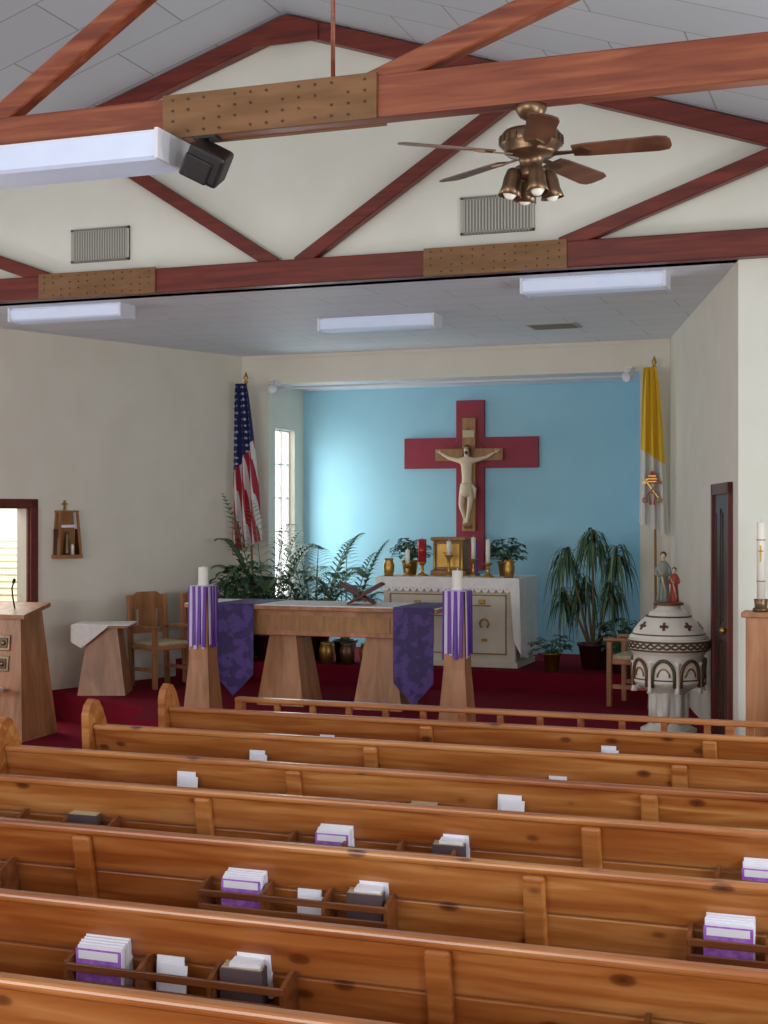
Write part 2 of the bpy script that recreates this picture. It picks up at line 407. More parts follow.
# ------------------------------------------------------------------ pews
def pew(y, xl, xr, posts, racks):
    b = MB(); a = math.atan(.2); L = xr-xl; xm = (xl+xr)/2
    yb = lambda z: (.86-z)*.2
    def board(z0, z1, th=.03):
        zc = (z0+z1)/2
        b.box((xm, yb(zc), zc), (L, th, (z1-z0)/math.cos(a)), M_PEW, rot=(a, 0, 0), bevel=.006)
    board(.70, .855); board(.53, .694); board(.36, .524)
    b.box((xm, -.002, .862), (L, .055, .036), M_PEW, bevel=.014, seg=3)
    b.box((xm, .31, .43), (L, .40, .03), M_PEW, rot=(math.radians(3), 0, 0), bevel=.008)
    b.bx(xl, xr, .46, .48, .2, .42, M_PEW)
    for px in posts:
        zc = .55
        b.box((px, yb(zc)-.03, zc), (.085, .035, .6), M_PEW, rot=(a, 0, 0), bevel=.012, seg=3)
        b.bx(px-.02, px+.02, .02, .46, 0, .42, M_PEW)
    prof = [(-.09, 0), (-.06, .6), (-.075, .94), (-.05, 1.0), (0, 1.035), (.05, 1.02), (.10, .96), (.2, .75), (.34, .66), (.43, .64), (.48, .58), (.47, .4), (.48, 0)]
    for x in (xl-.05, xr): b.extr([(x, p, z) for p, z in prof], (.05, 0, 0), M_PEW)
    for r0, r1 in racks:
        rm = (r0+r1)/2; W = r1-r0
        b.bx(r0, r1, -.09, .045, .565, .577, M_PEWD)
        b.box((rm, -.088, .675), (W, .012, .028), M_PEWD, bevel=.004)
        b.box((rm, -.088, .62), (W, .012, .026), M_PEWD, bevel=.004)
        b.box((rm, -.088, .578), (W, .012, .026), M_PEWD, bevel=.004)
        for x in (r0, rm-.13, rm+.13, r1-.015):
            b.extr([(x, -.093, .56), (x, .045, .56), (x, .0, .72), (x, -.02, .72), (x, -.093, .69)], (.015, 0, 0), M_PEWD)
    return b.done('church_pew', (0, y, 0))
RK = [(-2.58, -1.78), (-.66, .14), (-4.3, -3.5)]
rows = [(8.47, -4.58, [-2.742, -.978]), (7.61, -4.64, [-2.80, -1.037]), (6.75, -4.69, [-2.912, -1.062]), (5.97, -4.69, [-3.04, -1.187]),
        (5.10, -4.69, [-3.157, -1.228]), (4.13, -4.69, [-3.2, -1.295]), (3.37, -4.69, [-3.3, -1.35])]
for y, xl, posts in rows: pew(y, xl, 1.0, posts+[posts[1]+1.8], RK)

# front rail
b = MB(); y = 9.03; xl, xr = -4.35, 1.0
b.box(((xl+xr)/2, 0, .87), (xr-xl, .07, .035), M_PEW, bevel=.01)
b.box(((xl+xr)/2, 0, .74), (xr-xl, .03, .05), M_PEW, bevel=.006)
b.box(((xl+xr)/2, 0, .3), (xr-xl, .03, .1), M_PEW, bevel=.006)
x = xl+.05
while x < xr:
    b.bx(x-.02, x+.02, -.015, .015, 0, .86, M_PEW); x += .27
for x in (xl, -2.7, -.95, xr-.05): b.bx(x, x+.06, -.03, .03, 0, .88, M_PEW, bevel=.01)
b.done('communion_rail', (0, y, 0))

# books ---------------------------------------------------------
def missals(x, rowy, w=.17, n=6):
    b = MB()
    for i in range(n):
        yy = .02-i*.014; top = .765-.005*i
        b.box((x+.002*(i % 3), rowy+yy, (top+.578)/2), (w, .012, top-.578), M_PAPER, bevel=.002)
        if i % 2: b.box((x, rowy+yy-.0065, (top+.578)/2-.008), (w+.002, .002, top-.60), M_BOOKP)
    yy = rowy+.02-(n-1)*.014-.0075
    b.box((x, yy, .655), (w, .002, .15), M_BOOKP)
    b.box((x, yy-.001, .71), (w-.02, .002, .028), M_PAPER)
    b.box((x, yy-.001, .66), (w-.05, .002, .012), M_PAPER)
    b.done('missal_stack')
def hymnals(x, rowy, w=.15, paper=True):
    b = MB()
    for i in range(3):
        yy = .012-i*.028
        b.box((x+.006*i, rowy+yy, .65), (w, .024, .144), M_BOOKD, bevel=.003)
        b.box((x+.006*i, rowy+yy, .7235), (w-.012, .018, .004), M_TAN)
    if paper: b.box((x+.03, rowy+.02, .685), (w*.8, .012, .15), M_PAPER, rot=(.12, 0, 0)); b.box((x+.02, rowy-.02, .735), (w*.7, .06, .012), M_PAPER, rot=(.1, 0, .1))
    b.done('hymnal_stack')
def booklet(x, rowy, top=.82, w=.11, m=None):
    b = MB(); top -= .01
    b.box((x, rowy-.02, (top+.578)/2), (w, .006, top-.578), m or M_PAPER, rot=(-.06, 0, 0))
    b.box((x+.015, rowy-.03, (top+.578)/2-.012), (w, .004, top-.60), m or M_PAPER, rot=(-.06, .03, 0)); b.done('prayer_booklet')
G, F, E, D, C, B_, H = 4.13, 5.10, 5.97, 6.75, 7.61, 8.47, 3.37
missals(-2.47, G); booklet(-2.22, G, .735, .1, M_PAPER); hymnals(-1.96, G)
missals(-2.41, F); hymnals(-1.90, F); booklet(-2.13, F, .72, .1, M_PAPER); missals(-.52, F); hymnals(-.1, F)
missals(-2.37, E, .16); hymnals(-1.83, E); hymnals(-3.69, E, .16, False); missals(-.47, E)
booklet(-3.54, D, .81); booklet(-1.75, D, .805, .12); hymnals(-2.2, D, paper=False); booklet(-.42, D, .74)
booklet(-3.52, C, .79, .1); booklet(-1.70, C, .75, .1)
booklet(-3.42, B_, .76, .1); booklet(-1.58, B_, .79, .09)
missals(-.78, H); missals(-3.9, H)

# ------------------------------------------------------------------ altar table
b = MB()
b.bx(-6.6, -3.95, 12.5, 13.3, 1.255, 1.295, M_OAK, bevel=.006)
b.bx(-6.6, -3.95, 12.52, 13.28, 1.295, 1.302, M_CLOTHW)
b.bx(-6.3, -4.25, 12.6, 13.2, 1.0, 1.255, M_OAK, bevel=.006)
b.bx(-6.1, -4.45, 12.59, 12.6, 1.05, 1.2, M_XWOOD)
for x in (-5.62, -4.60): b.taper((x, 12.9), .50, .5, .28, .36, .3, 1.0, M_OAK)
for x0, x1, zt in ((-6.27, -5.83, .40), (-4.38, -3.98, .38)):
    xm = (x0+x1)/2; zs = zt+.22
    n = 8
    pts = []
    for i in range(n+1):
        x = x0+(x1-x0)*i/n; yy = 12.485-.008*math.sin(i*1.9)
        zb = zt+(zs-zt)*abs(x-xm)/((x1-x0)/2)
        pts.append((x, yy, zb))
    v = []; f = []
    for (x, yy, zb) in pts: v += [(x, 12.49, 1.305), (x, 12.488, 1.31), (x, yy, zb), (x, yy+.006, zb)]
    for i in range(n):
        a0 = i*4; c0 = a0+4
        f.append([a0+1, c0+1, c0+2, a0+2]); f.append([a0+2, c0+2, c0+3, a0+3]); f.append([a0+3, c0+3, c0, a0])
    b.add(v, f, M_PURPLE)
    b.bx(x0, x1, 12.484, 13.31, 1.302, 1.308, M_PURPLE)
b.done('altar_table')

# folding X shaped missal stand
b = MB()
for s in (-1, 1):
    yw = .26 if s > 0 else .2
    b.beam((s*.21, 0, .20), (-s*.13, 0, .012), yw, .018, M_TRIM, .003)
for s in (-1, 1): b.beam((s*.205, -.005, .212), (s*.01, -.005, .105), .22, .012, M_BOOKD, .002)
for s in (-1, 1): b.beam((s*.19, -.008, .216), (s*.012, -.008, .118), .2, .012, M_TRIM, .002)
b.done('missal_stand', (-4.83, 12.85, 1.302), .2)

# candle stands with ribbons
def candle_stand(x, y):
    b = MB(); c = (0, 0)
    b.taper(c, .28, .28, .2, .2, 0, .5, M_OAK); b.taper(c, .2, .2, .17, .17, .5, 1.17, M_OAK)
    b.box((0, 0, 1.185), (.18, .18, .03), M_OAK)
    for side in range(4):
        T = Euler((0, 0, side*PI/2)).to_matrix().to_4x4()
        n = 6
        for i in range(n):
            xx = -.088+(i+.5)*.176/n; w = .176/n
            m = M_LAV if i % 2 == 0 else M_VIOLET
            drop = .54+.08*random.random()
            s = .014*math.sin(i*2.1)
            b.extr([(xx-w/2, -.098, 1.205), (xx+w/2, -.098, 1.205), (xx+w/2+s, -.108, 1.2-drop), (xx-w/2+s, -.108, 1.2-drop)], (0, -.008-.006*(i % 2), 0), m, T=T)
    b.box((0, 0, 1.206), (.195, .195, .01), M_LAV)
    b.lathe((0, 0, 1.21), [(.05, 0), (.055, .015), (.047, .02), (.047, .17), (.04, .175), (.006, .17), (.004, .18), (.003, .195)], M_WAX, 20)
    b.done('candle_stand', (x, y, .3))
candle_stand(-6.13, 12.0); candle_stand(-3.6, 12.0)

# ------------------------------------------------------------------ high altar
b = MB()
ax0, ax1, ay0, ay1 = -5.36, -3.82, 14.95, 15.75
b.bx(ax0, ax1, ay0, ay1, .5, 1.44, M_CREAM, bevel=.01)
b.bx(ax0-.04, ax1+.03, ay0-.05, ay1+.03, 1.44, 1.475, M_CREAM, bevel=.006)
b.bx(ax0-.03, ax1+.03, ay0-.03, ay1, .5, .56, M_CREAM)
b.bx(ax0-.07, ax1+.05, ay0-.07, ay1+.03, 1.476, 1.486, M_CLOTHW)
n = 20
for i in range(n):
    xx = ax0-.07+(i+.5)*(ax1-ax0+.12)/n; r = (ax1-ax0+.12)/n/2
    pts = [(xx-r, ay0-.072, 1.483), (xx+r, ay0-.072, 1.483)]+[(xx+r*math.cos(t), ay0-.072, 1.37-.045*math.sin(t)) for t in [0, PI/4, PI/2, 3*PI/4, PI]]
    b.extr(pts, (0, -.006, 0), M_CLOTHW)
    b.lathe((0, 0, 0), [(.008, 0), (.008, .002)], M_CREAM, 8, T=Matrix.Translation((xx, ay0-.078, 1.365)) @ Euler((PI/2, 0, 0)).to_matrix().to_4x4())
v = []; f = []; nn = 16
for i in range(nn+1):
    yy = ay0-.075+(ay1-ay0+.1)*i/nn; o = .018*math.sin(i*1.5)
    v += [(ax1+.055, yy, 1.486), (ax1+.06+o, yy, 1.0), (ax1+.075+o*1.4, yy, .62+.03*math.sin(i*.9))]
for i in range(nn):
    f += [[i*3, i*3+3, i*3+4, i*3+1], [i*3+1, i*3+4, i*3+5, i*3+2]]
b.add(v, f, M_CLOTHW, True)
b.extr([(ax1+.06, ay0-.075, 1.48), (ax1-.05, ay0-.075, 1.48), (ax1-.02, ay0-.08, 1.1), (ax1+.0, ay0-.07, .8), (ax1+.08, ay0-.06, .64)], (0, -.005, 0), M_CLOTHW)
def frame(x0, x1, z0, z1, t=.014):
    y = ay0-.01
    for e in ((x0, x1, z0, z0+t), (x0, x1, z1-t, z1), (x0, x0+t, z0, z1), (x1-t, x1, z0, z1)): b.bx(e[0], e[1], y, ay0, e[2], e[3], M_XWOOD)
frame(ax0+.08, ax1-.1, .64, 1.30); frame(ax0+.2, ax0+.6, .72, 1.1)
for e in ((-4.78, -4.45, 1.05), (-4.45, -4.1, 1.17)):
    b.bx(e[0], e[1], ay0-.01, ay0, e[2], e[2]+.014, M_XWOOD)
b.bx(-4.457, -4.443, ay0-.01, ay0, .66, 1.18, M_XWOOD)
for xx, zz in ((-4.62, 1.2), (-4.2, 1.22), (-4.95, 1.2)):
    b.box((xx, ay0-.012, zz), (.07, .016, .05), M_GOLD, bevel=.006)
om = [(-4.17+.05*math.cos(t), ay0-.02, .98+.05*math.sin(t)) for t in [-.9+i*(PI+1.8)/12 for i in range(13)]]
b.tube(om, .01, M_GOLD, 6)
b.box((-4.17, ay0-.012, .8), (.06, .016, .03), M_GOLD)
b.done('high_altar')

AT = 1.486
b = MB()
b.box((0, 0, .03), (.42, .3, .06), M_XWOOD, bevel=.01)
b.box((0, 0, .23), (.36, .26, .34), M_XWOOD, bevel=.01); b.box((0, 0, .42), (.42, .3, .04), M_XWOOD, bevel=.01)
b.box((0, -.135, .23), (.27, .012, .27), M_GOLD, bevel=.004)
for sx in (-1, 1): b.lathe((sx*.165, -.135, .06), [(.018, 0), (.014, .02), (.014, .32), (.02, .34)], M_GOLD, 12)
b.box((0, -.144, .23), (.02, .01, .18), M_BRASS); b.box((0, -.144, .26), (.11, .01, .02), M_BRASS)
b.done('tabernacle', (-4.72, 15.5, AT))
def candlestick(name, x, y, h, wax, waxm=M_WAX, r=.025):
    b = MB()
    b.lathe((0, 0, 0), [(.07, 0), (.07, .012), (.03, .03), (.015, .05), (.025, .08), (.015, .1), (.015, h-.06), (.03, h-.03), (.05, h-.01), (.05, h), (.02, h)], M_GOLD, 20)
    b.lathe((0, 0, h), [(r, 0), (r, wax), (.004, wax), (.003, wax+.02)], waxm, 14)
    b.done(name, (x, y, AT))
candlestick('sanctuary_candle', -4.98, 15.2, .16, .26, M_REDGL, .05)
candlestick('altar_candle', -4.66, 15.2, .24, .16)
candlestick('altar_candle', -4.4, 15.3, .2, .24)
candlestick('altar_candle', -4.18, 15.12, .16, .26)
candlestick('altar_candle', -5.12, 15.1, .14, .16)
for x, y in ((-3.92, 15.05), (-5.34, 15.08)):
    b = MB(); b.lathe((0, 0, 0), [(.05, 0), (.06, .06), (.065, .12), (.045, .17), (.055, .2), (.045, .2), (.04, .16)], M_GOLD, 20); b.done('gold_altar_vase', (x, y, AT))
b = MB(); b.box((0, 0, .2), (.06, .02, .4), M_VIOLET); b.box((0, 0, .01), (.1, .08, .02), M_VIOLET); b.done('purple_stole_stand', (-4.45, 15.55, AT))

# ------------------------------------------------------------------ plants
def leaf_strip(b, pts, w, m):
    v = []; f = []; n = len(pts)
    pts = [Vector(p) for p in pts]
    for i, p in enumerate(pts):
        d = (pts[min(i+1, n-1)]-pts[max(i-1, 0)])
        side = d.cross(Vector((0, 0, 1)))
        if side.length < 1e-5: side = Vector((1, 0, 0))
        side.normalize(); k = math.sin(PI*min(.98, .12+.88*i/(n-1)))*w
        v += [p-side*k, p-Vector((0, 0, k*.25)), p+side*k]
    for i in range(n-1):
        a = i*3; f += [[a, a+1, a+4, a+3], [a+1, a+2, a+5, a+4]]
    b.add(v, f, m, True)

def frond(b, base, ang, L, rise, droop, ll, m, n=20, lw=.015):
    sp = []
    for i in range(n+1):
        s = i/n; r = L*s*(1-.12*s); sp.append(Vector((base[0]+r*math.cos(ang), base[1]+r*math.sin(ang), base[2]+rise*s-droop*s*s)))
    b.tube(sp, [.009*(1-.7*i/n) for i in range(n+1)], M_LEAF2, 5)
    for i in range(4, n+1):
        d = (sp[i]-sp[i-1]).normalized(); side = d.cross(Vector((0, 0, 1))).normalized()
        l = ll*math.sin(PI*(.2+.75*i/n))
        for sg in (-1, 1):
            tip = sp[i]+side*sg*l*.75+d*l*.6-Vector((0, 0, l*.35))
            mid = sp[i]+side*sg*l*.42+d*l*.28-Vector((0, 0, l*.05))
            leaf_strip(b, [sp[i], mid, tip], lw, m)

def potgeo(b, r, h, m):
    b.lathe((0, 0, 0), [(r*.72, 0), (r*.95, h*.9), (r*1.05, h*.9), (r*1.05, h), (r*.9, h), (r*.88, h*.92)], m, 24)
    b.lathe((0, 0, h*.88), [(r*.9, 0), (r*.9, .01)], M_SOIL, 24)

def palm(name, loc, pot_r, pot_h, angs, L, rise, droop, ll, m, potm, seed, lw=.015):
    rnd = random.Random(seed); b = MB(); potgeo(b, pot_r, pot_h, potm)
    for a in angs:
        a = math.radians(a)+rnd.uniform(-.1, .1)
        base = (.03*math.cos(a), .03*math.sin(a), pot_h*.9)
        s = rnd.uniform(.75, 1.1)
        frond(b, base, a, L*s, rise*rnd.uniform(.8, 1.12), droop*rnd.uniform(.7, 1.15), ll, m, lw=lw)
    b.done(name, loc, fixn=False)
palm('potted_palm', (-6.25, 15.1, .5), .17, .3, [0, 15, 35, 60, 110, 140, 180, 215, 235, 265, 290, 320, 345], .72, 2.05, 1.2, .3, M_LEAF2, M_BRASS, 3, .018)
palm('potted_palm', (-6.80, 14.95, .5), .17, .3, [195, 205, 175, 215, 240, 270, 300, 330, 350, 10, 60], .64, 2.35, 1.2, .3, M_LEAF2, M_POT, 5, .02)
palm('potted_palm', (-5.84, 14.98, .5), .14, .25, [0, 15, 30, 60, 110, 150, 190, 230, 250, 275, 300, 320, 340], .58, 1.85, 1.15, .26, M_LEAF2, M_POT, 9, .017)

def bushy(name, loc, pot_r, pot_h, n, R, H, lw, ll, m, potm, seed):
    rnd = random.Random(seed); b = MB(); potgeo(b, pot_r, pot_h, potm)
    for k in range(n):
        a = rnd.uniform(0, 2*PI); e = rnd.uniform(.15, 1); rr = R*math.sqrt(rnd.random())
        p = Vector((rr*math.cos(a), rr*math.sin(a), pot_h+H*e*(1-.4*(rr/R)**2)))
        if k % 3 == 0: b.tube([(0, 0, pot_h*.85), (p.x*.4, p.y*.4, (pot_h+p.z)/2), p], .004, M_LEAF2, 5)
        a2 = a+rnd.uniform(-.8, .8); l = ll*rnd.uniform(.6, 1.2)
        d = Vector((math.cos(a2), math.sin(a2), 0))
        leaf_strip(b, [p, p+d*l*.4+Vector((0, 0, l*.15)), p+d*l*.8, p+d*l-Vector((0, 0, l*.25))], lw, m)
    b.done(name, loc, fixn=False)
bushy('potted_shrub', (-7.02, 14.78, .5), .17, .3, 300, .34, .88, .038, .18, M_LEAF, M_POT, 2)
bushy('potted_shrub', (-6.5, 14.82, .5), .14, .26, 200, .32, .70, .032, .15, M_LEAF, M_POT, 12)
bushy('potted_ivy', (-5.20, 15.42, AT), .1, .17, 130, .17, .26, .028, .1, M_LEAF, M_GOLD, 4)
bushy('potted_ivy', (-4.05, 15.42, AT), .1, .17, 130, .17, .26, .028, .1, M_LEAF, M_GOLD, 6)

def dracaena(loc, heads, seed, potm=M_POT):
    rnd = random.Random(seed); b = MB(); potgeo(b, .18, .28, potm)
    for (hx, hy, hz, n, ll) in heads:
        b.tube([(hx*.15, hy*.15, .24), (hx*.5, hy*.5, .24+(hz-.24)*.45), (hx, hy, hz)], [.018, .014, .012], M_STEM, 8)
        for k in range(n):
            a = rnd.uniform(0, 2*PI); up = rnd.uniform(-.3, .35); l = ll*rnd.uniform(.65, 1.15)
            d = Vector((math.cos(a), math.sin(a), 0)); o = Vector((hx, hy, hz-rnd.uniform(0, .22)))
            hr = rnd.uniform(.5, .85)
            pts = []
            for i in range(6):
                s = i/5; pts.append(o+d*l*hr*(s-.3*s*s)+Vector((0, 0, l*(up+.45)*s-l*1.3*s*s)))
            leaf_strip(b, pts, .013, M_LEAF if k % 3 else M_LEAF2)
    b.done('potted_dracaena', loc, fixn=False)
dracaena((-3.0, 15.2, .5), [(-.02, 0, 1.5, 75, .5), (-.3, -.05, 1.32, 65, .46), (.24, .05, 1.34, 65, .46), (-.12, .1, 1.0, 55, .48), (.22, -.1, .95, 55, .42), (-.34, 0, .88, 45, .4)], 1)
bushy('potted_shrub', (-3.38, 14.8, .5), .1, .2, 40, .16, .2, .03, .12, M_LEAF, M_GOLD, 21)
bushy('potted_shrub', (-2.66, 14.85, .5), .12, .2, 110, .2, .42, .03, .14, M_LEAF, M_POT, 22)
for x, y, m in ((-5.95, 14.70, M_GOLD), (-5.70, 14.70, M_BRASS), (-6.22, 14.70, M_GOLD), (-5.47, 14.72, M_GOLD)):
    b = MB(); b.lathe((0, 0, 0), [(.06, 0), (.085, .08), (.09, .16), (.07, .22), (.08, .24), (.065, .24), (.06, .2)], m, 20); b.done('brass_vase', (x, y, .5))

# ------------------------------------------------------------------ crucifix
b = MB(); xc = -4.83
b.bx(xc-.18, xc+.18, 16.64, 16.699, 1.5, 3.60, M_REDCROSS, bevel=.005)
b.bx(-5.69, -3.97, 16.645, 16.699, 2.76, 3.14, M_REDCROSS, bevel=.005)
b.done('red_backing_cross')
b = MB()
xb = -4.83
b.bx(xb-.085, xb+.085, 16.585, 16.639, 1.98, 3.38, M_XWOOD, bevel=.006)
b.bx(xb-.43, xb+.43, 16.58, 16.639, 2.85, 3.0, M_XWOOD, bevel=.006)
b.box((xb, 16.575, 3.18), (.15, .012, .09), M_TAN, bevel=.003)
b.tube([(xb-.2, 16.575, 3.0), (xb, 16.575, 3.26), (xb+.2, 16.575, 3.0)], .004, M_HAIR, 5)
Y0 = 16.50
V = [(0, 0, 2.50), (0, 0, 2.60), (0, -.005, 2.70), (0, -.01, 2.80), (0, -.01, 2.86), (0, -.02, 2.90), (.01, -.035, 2.96), (.012, -.04, 3.01),
     (-.105, 0, 2.85), (-.24, .02, 2.885), (-.345, .035, 2.945),
     (.105, 0, 2.85), (.24, .02, 2.885), (.345, .035, 2.945),
     (-.052, 0, 2.46), (-.058, -.05, 2.29), (-.02, .01, 2.13), (-.015, -.045, 2.07),
     (.052, 0, 2.46), (.05, -.045, 2.30), (.012, -.01, 2.14), (.018, -.06, 2.08)]
R = [(.075, .05), (.06, .042), (.072, .048), (.088, .052), (.055, .04), .026, .042, .034, .034, .022, .015, .034, .022, .015,
     .05, .034, .022, .018, .05, .034, .022, .018]
Eg = [(0, 1), (1, 2), (2, 3), (3, 4), (4, 5), (5, 6), (6, 7), (4, 8), (8, 9), (9, 10), (4, 11), (11, 12), (12, 13), (0, 14), (14, 15), (15, 16), (16, 17), (0, 18), (18, 19), (19, 20), (20, 21)]
b.skin([(xb+x, Y0+y, z) for x, y, z in V], Eg, R, M_SKIN, 2)
for sx in (-1, 1):
    hx, hy, hz = xb+sx*.345, Y0+.035, 2.945
    b.box((hx+sx*.018, hy, hz+.01), (.036, .014, .03), M_SKIN, rot=(0, -sx*.45, 0), bevel=.005)
    for j, l in enumerate((.022, .028, .03, .026)):
        px, pz = hx+sx*(.034), hz+.006+.008*j
        b.tube([(px, hy, pz), (px+sx*l*.6, hy-.004, pz+l*.35), (px+sx*l*.9, hy-.012, pz+l*.5)], [.0042, .004, .003], M_SKIN, 6)
    b.tube([(hx+sx*.01, hy, hz+.018), (hx+sx*.015, hy-.01, hz+.04), (hx+sx*.024, hy-.012, hz+.05)], [.005, .004, .003], M_SKIN, 6)
b.ball((xb+.012, Y0-.03, 2.99), .052, M_HAIR, (1, .95, 1.05)); b.ball((xb+.012, Y0-.058, 2.975), .038, M_SKIN, (.85, .8, 1.1))
b.ball((xb+.012, Y0-.072, 2.945), .024, M_HAIR, (.9, .8, 1.1)); b.box((xb+.012, Y0-.09, 2.975), (.008, .01, .02), M_SKIN, bevel=.003)
for sx in (-1, 1): b.ball((xb+.012+sx*.013, Y0-.086, 2.985), .004, M_HAIR)
b.tube([(xb+.012+.05*math.cos(t), Y0-.03+.05*math.sin(t), 3.01) for t in [i*PI/8 for i in range(17)]], .007, M_XWOOD, 6)
for sx in (-1, 1): b.tube([(xb+.012+sx*.04, Y0-.03, 2.99), (xb+.01+sx*.045, Y0-.025, 2.92), (xb+sx*.05, Y0-.03, 2.88)], [.018, .014, .005], M_HAIR, 7)
M_LOIN = mat('painted_loincloth', '#c8b898', '#d4c6a8', rough=.6, scale=20)
T = Matrix.Translation((xb, Y0, 0)) @ Matrix.Diagonal((1, .72, 1, 1))
b.lathe((0, 0, 0), [(.07, 2.575), (.082, 2.55), (.09, 2.5), (.095, 2.44), (.09, 2.40), (.078, 2.41)], M_LOIN, 24, T=T)
b.tube([(xb+.075, Y0-.03, 2.55), (xb+.11, Y0-.03, 2.5), (xb+.105, Y0-.02, 2.38)], [.015, .025, .012], M_LOIN, 7)
b.box((xb, Y0+.04, 2.04), (.09, .09, .02), M_XWOOD, rot=(-.4, 0, 0))
b.done('crucifix')

# ------------------------------------------------------------------ flags
def nm(nt, op, a, bval=None):
    n = nt.nodes.new('ShaderNodeMath'); n.operation = op
    for i, vv in enumerate((a, bval)):
        if vv is None: continue
        if isinstance(vv, (int, float)): n.inputs[i].default_value = vv
        else: nt.links.new(vv, n.inputs[i])
    return n.outputs[0]
def mixc(nt, fac, c1, c2):
    n = nt.nodes.new('ShaderNodeMixRGB'); nt.links.new(fac, n.inputs['Fac'])
    for nme, c in (('Color1', c1), ('Color2', c2)):
        if isinstance(c, str): n.inputs[nme].default_value = lin(c)
        else: nt.links.new(c, n.inputs[nme])
    return n.outputs[0]
def us_mat():
    m, nt, bb = base_mat('american_flag_cloth', .8)
    uv = nt.nodes.new('ShaderNodeUVMap'); uv.uv_map = 'UVMap'; sp = nt.nodes.new('ShaderNodeSeparateXYZ'); nt.links.new(uv.outputs[0], sp.inputs[0])
    U, V_ = sp.outputs[0], sp.outputs[1]
    s = nm(nt, 'ADD', nm(nt, 'MULTIPLY', U, 4.5), nm(nt, 'MULTIPLY', V_, 2.5))
    st = nm(nt, 'GREATER_THAN', nm(nt, 'FRACT', s), .52)
    c = mixc(nt, st, '#a8283a', '#dcd8d8')
    vt = nt.nodes.new('ShaderNodeTexVoronoi'); mp = nt.nodes.new('ShaderNodeMapping'); mp.inputs['Scale'].default_value = (3, 16, 1)
    vt.inputs['Randomness'].default_value = .15; vt.inputs['Scale'].default_value = 1.6
    nt.links.new(uv.outputs[0], mp.inputs[0]); nt.links.new(mp.outputs[0], vt.inputs['Vector'])
    star = nm(nt, 'LESS_THAN', vt.outputs['Distance'], .22)
    can = mixc(nt, star, '#20285c', '#b8bcd4')
    edge = nm(nt, 'ADD', V_, nm(nt, 'MULTIPLY', U, -.22))
    c = mixc(nt, nm(nt, 'GREATER_THAN', edge, .44), c, can)
    nt.links.new(c, bb.inputs['Base Color']); return m
def vat_mat():
    m, nt, bb = base_mat('vatican_flag_cloth', .8)
    uv = nt.nodes.new('ShaderNodeUVMap'); uv.uv_map = 'UVMap'; sp = nt.nodes.new('ShaderNodeSeparateXYZ'); nt.links.new(uv.outputs[0], sp.inputs[0])
    edge = nm(nt, 'ADD', sp.outputs[1], nm(nt, 'MULTIPLY', sp.outputs[0], .1))
    c = mixc(nt, nm(nt, 'GREATER_THAN', edge, .50), '#dcdcd8', '#e8c238')
    nt.links.new(c, bb.inputs['Base Color']); return m
M_TANR = mat('emblem_gold_red', '#b08050', '#a06048', rough=.8, scale=30)
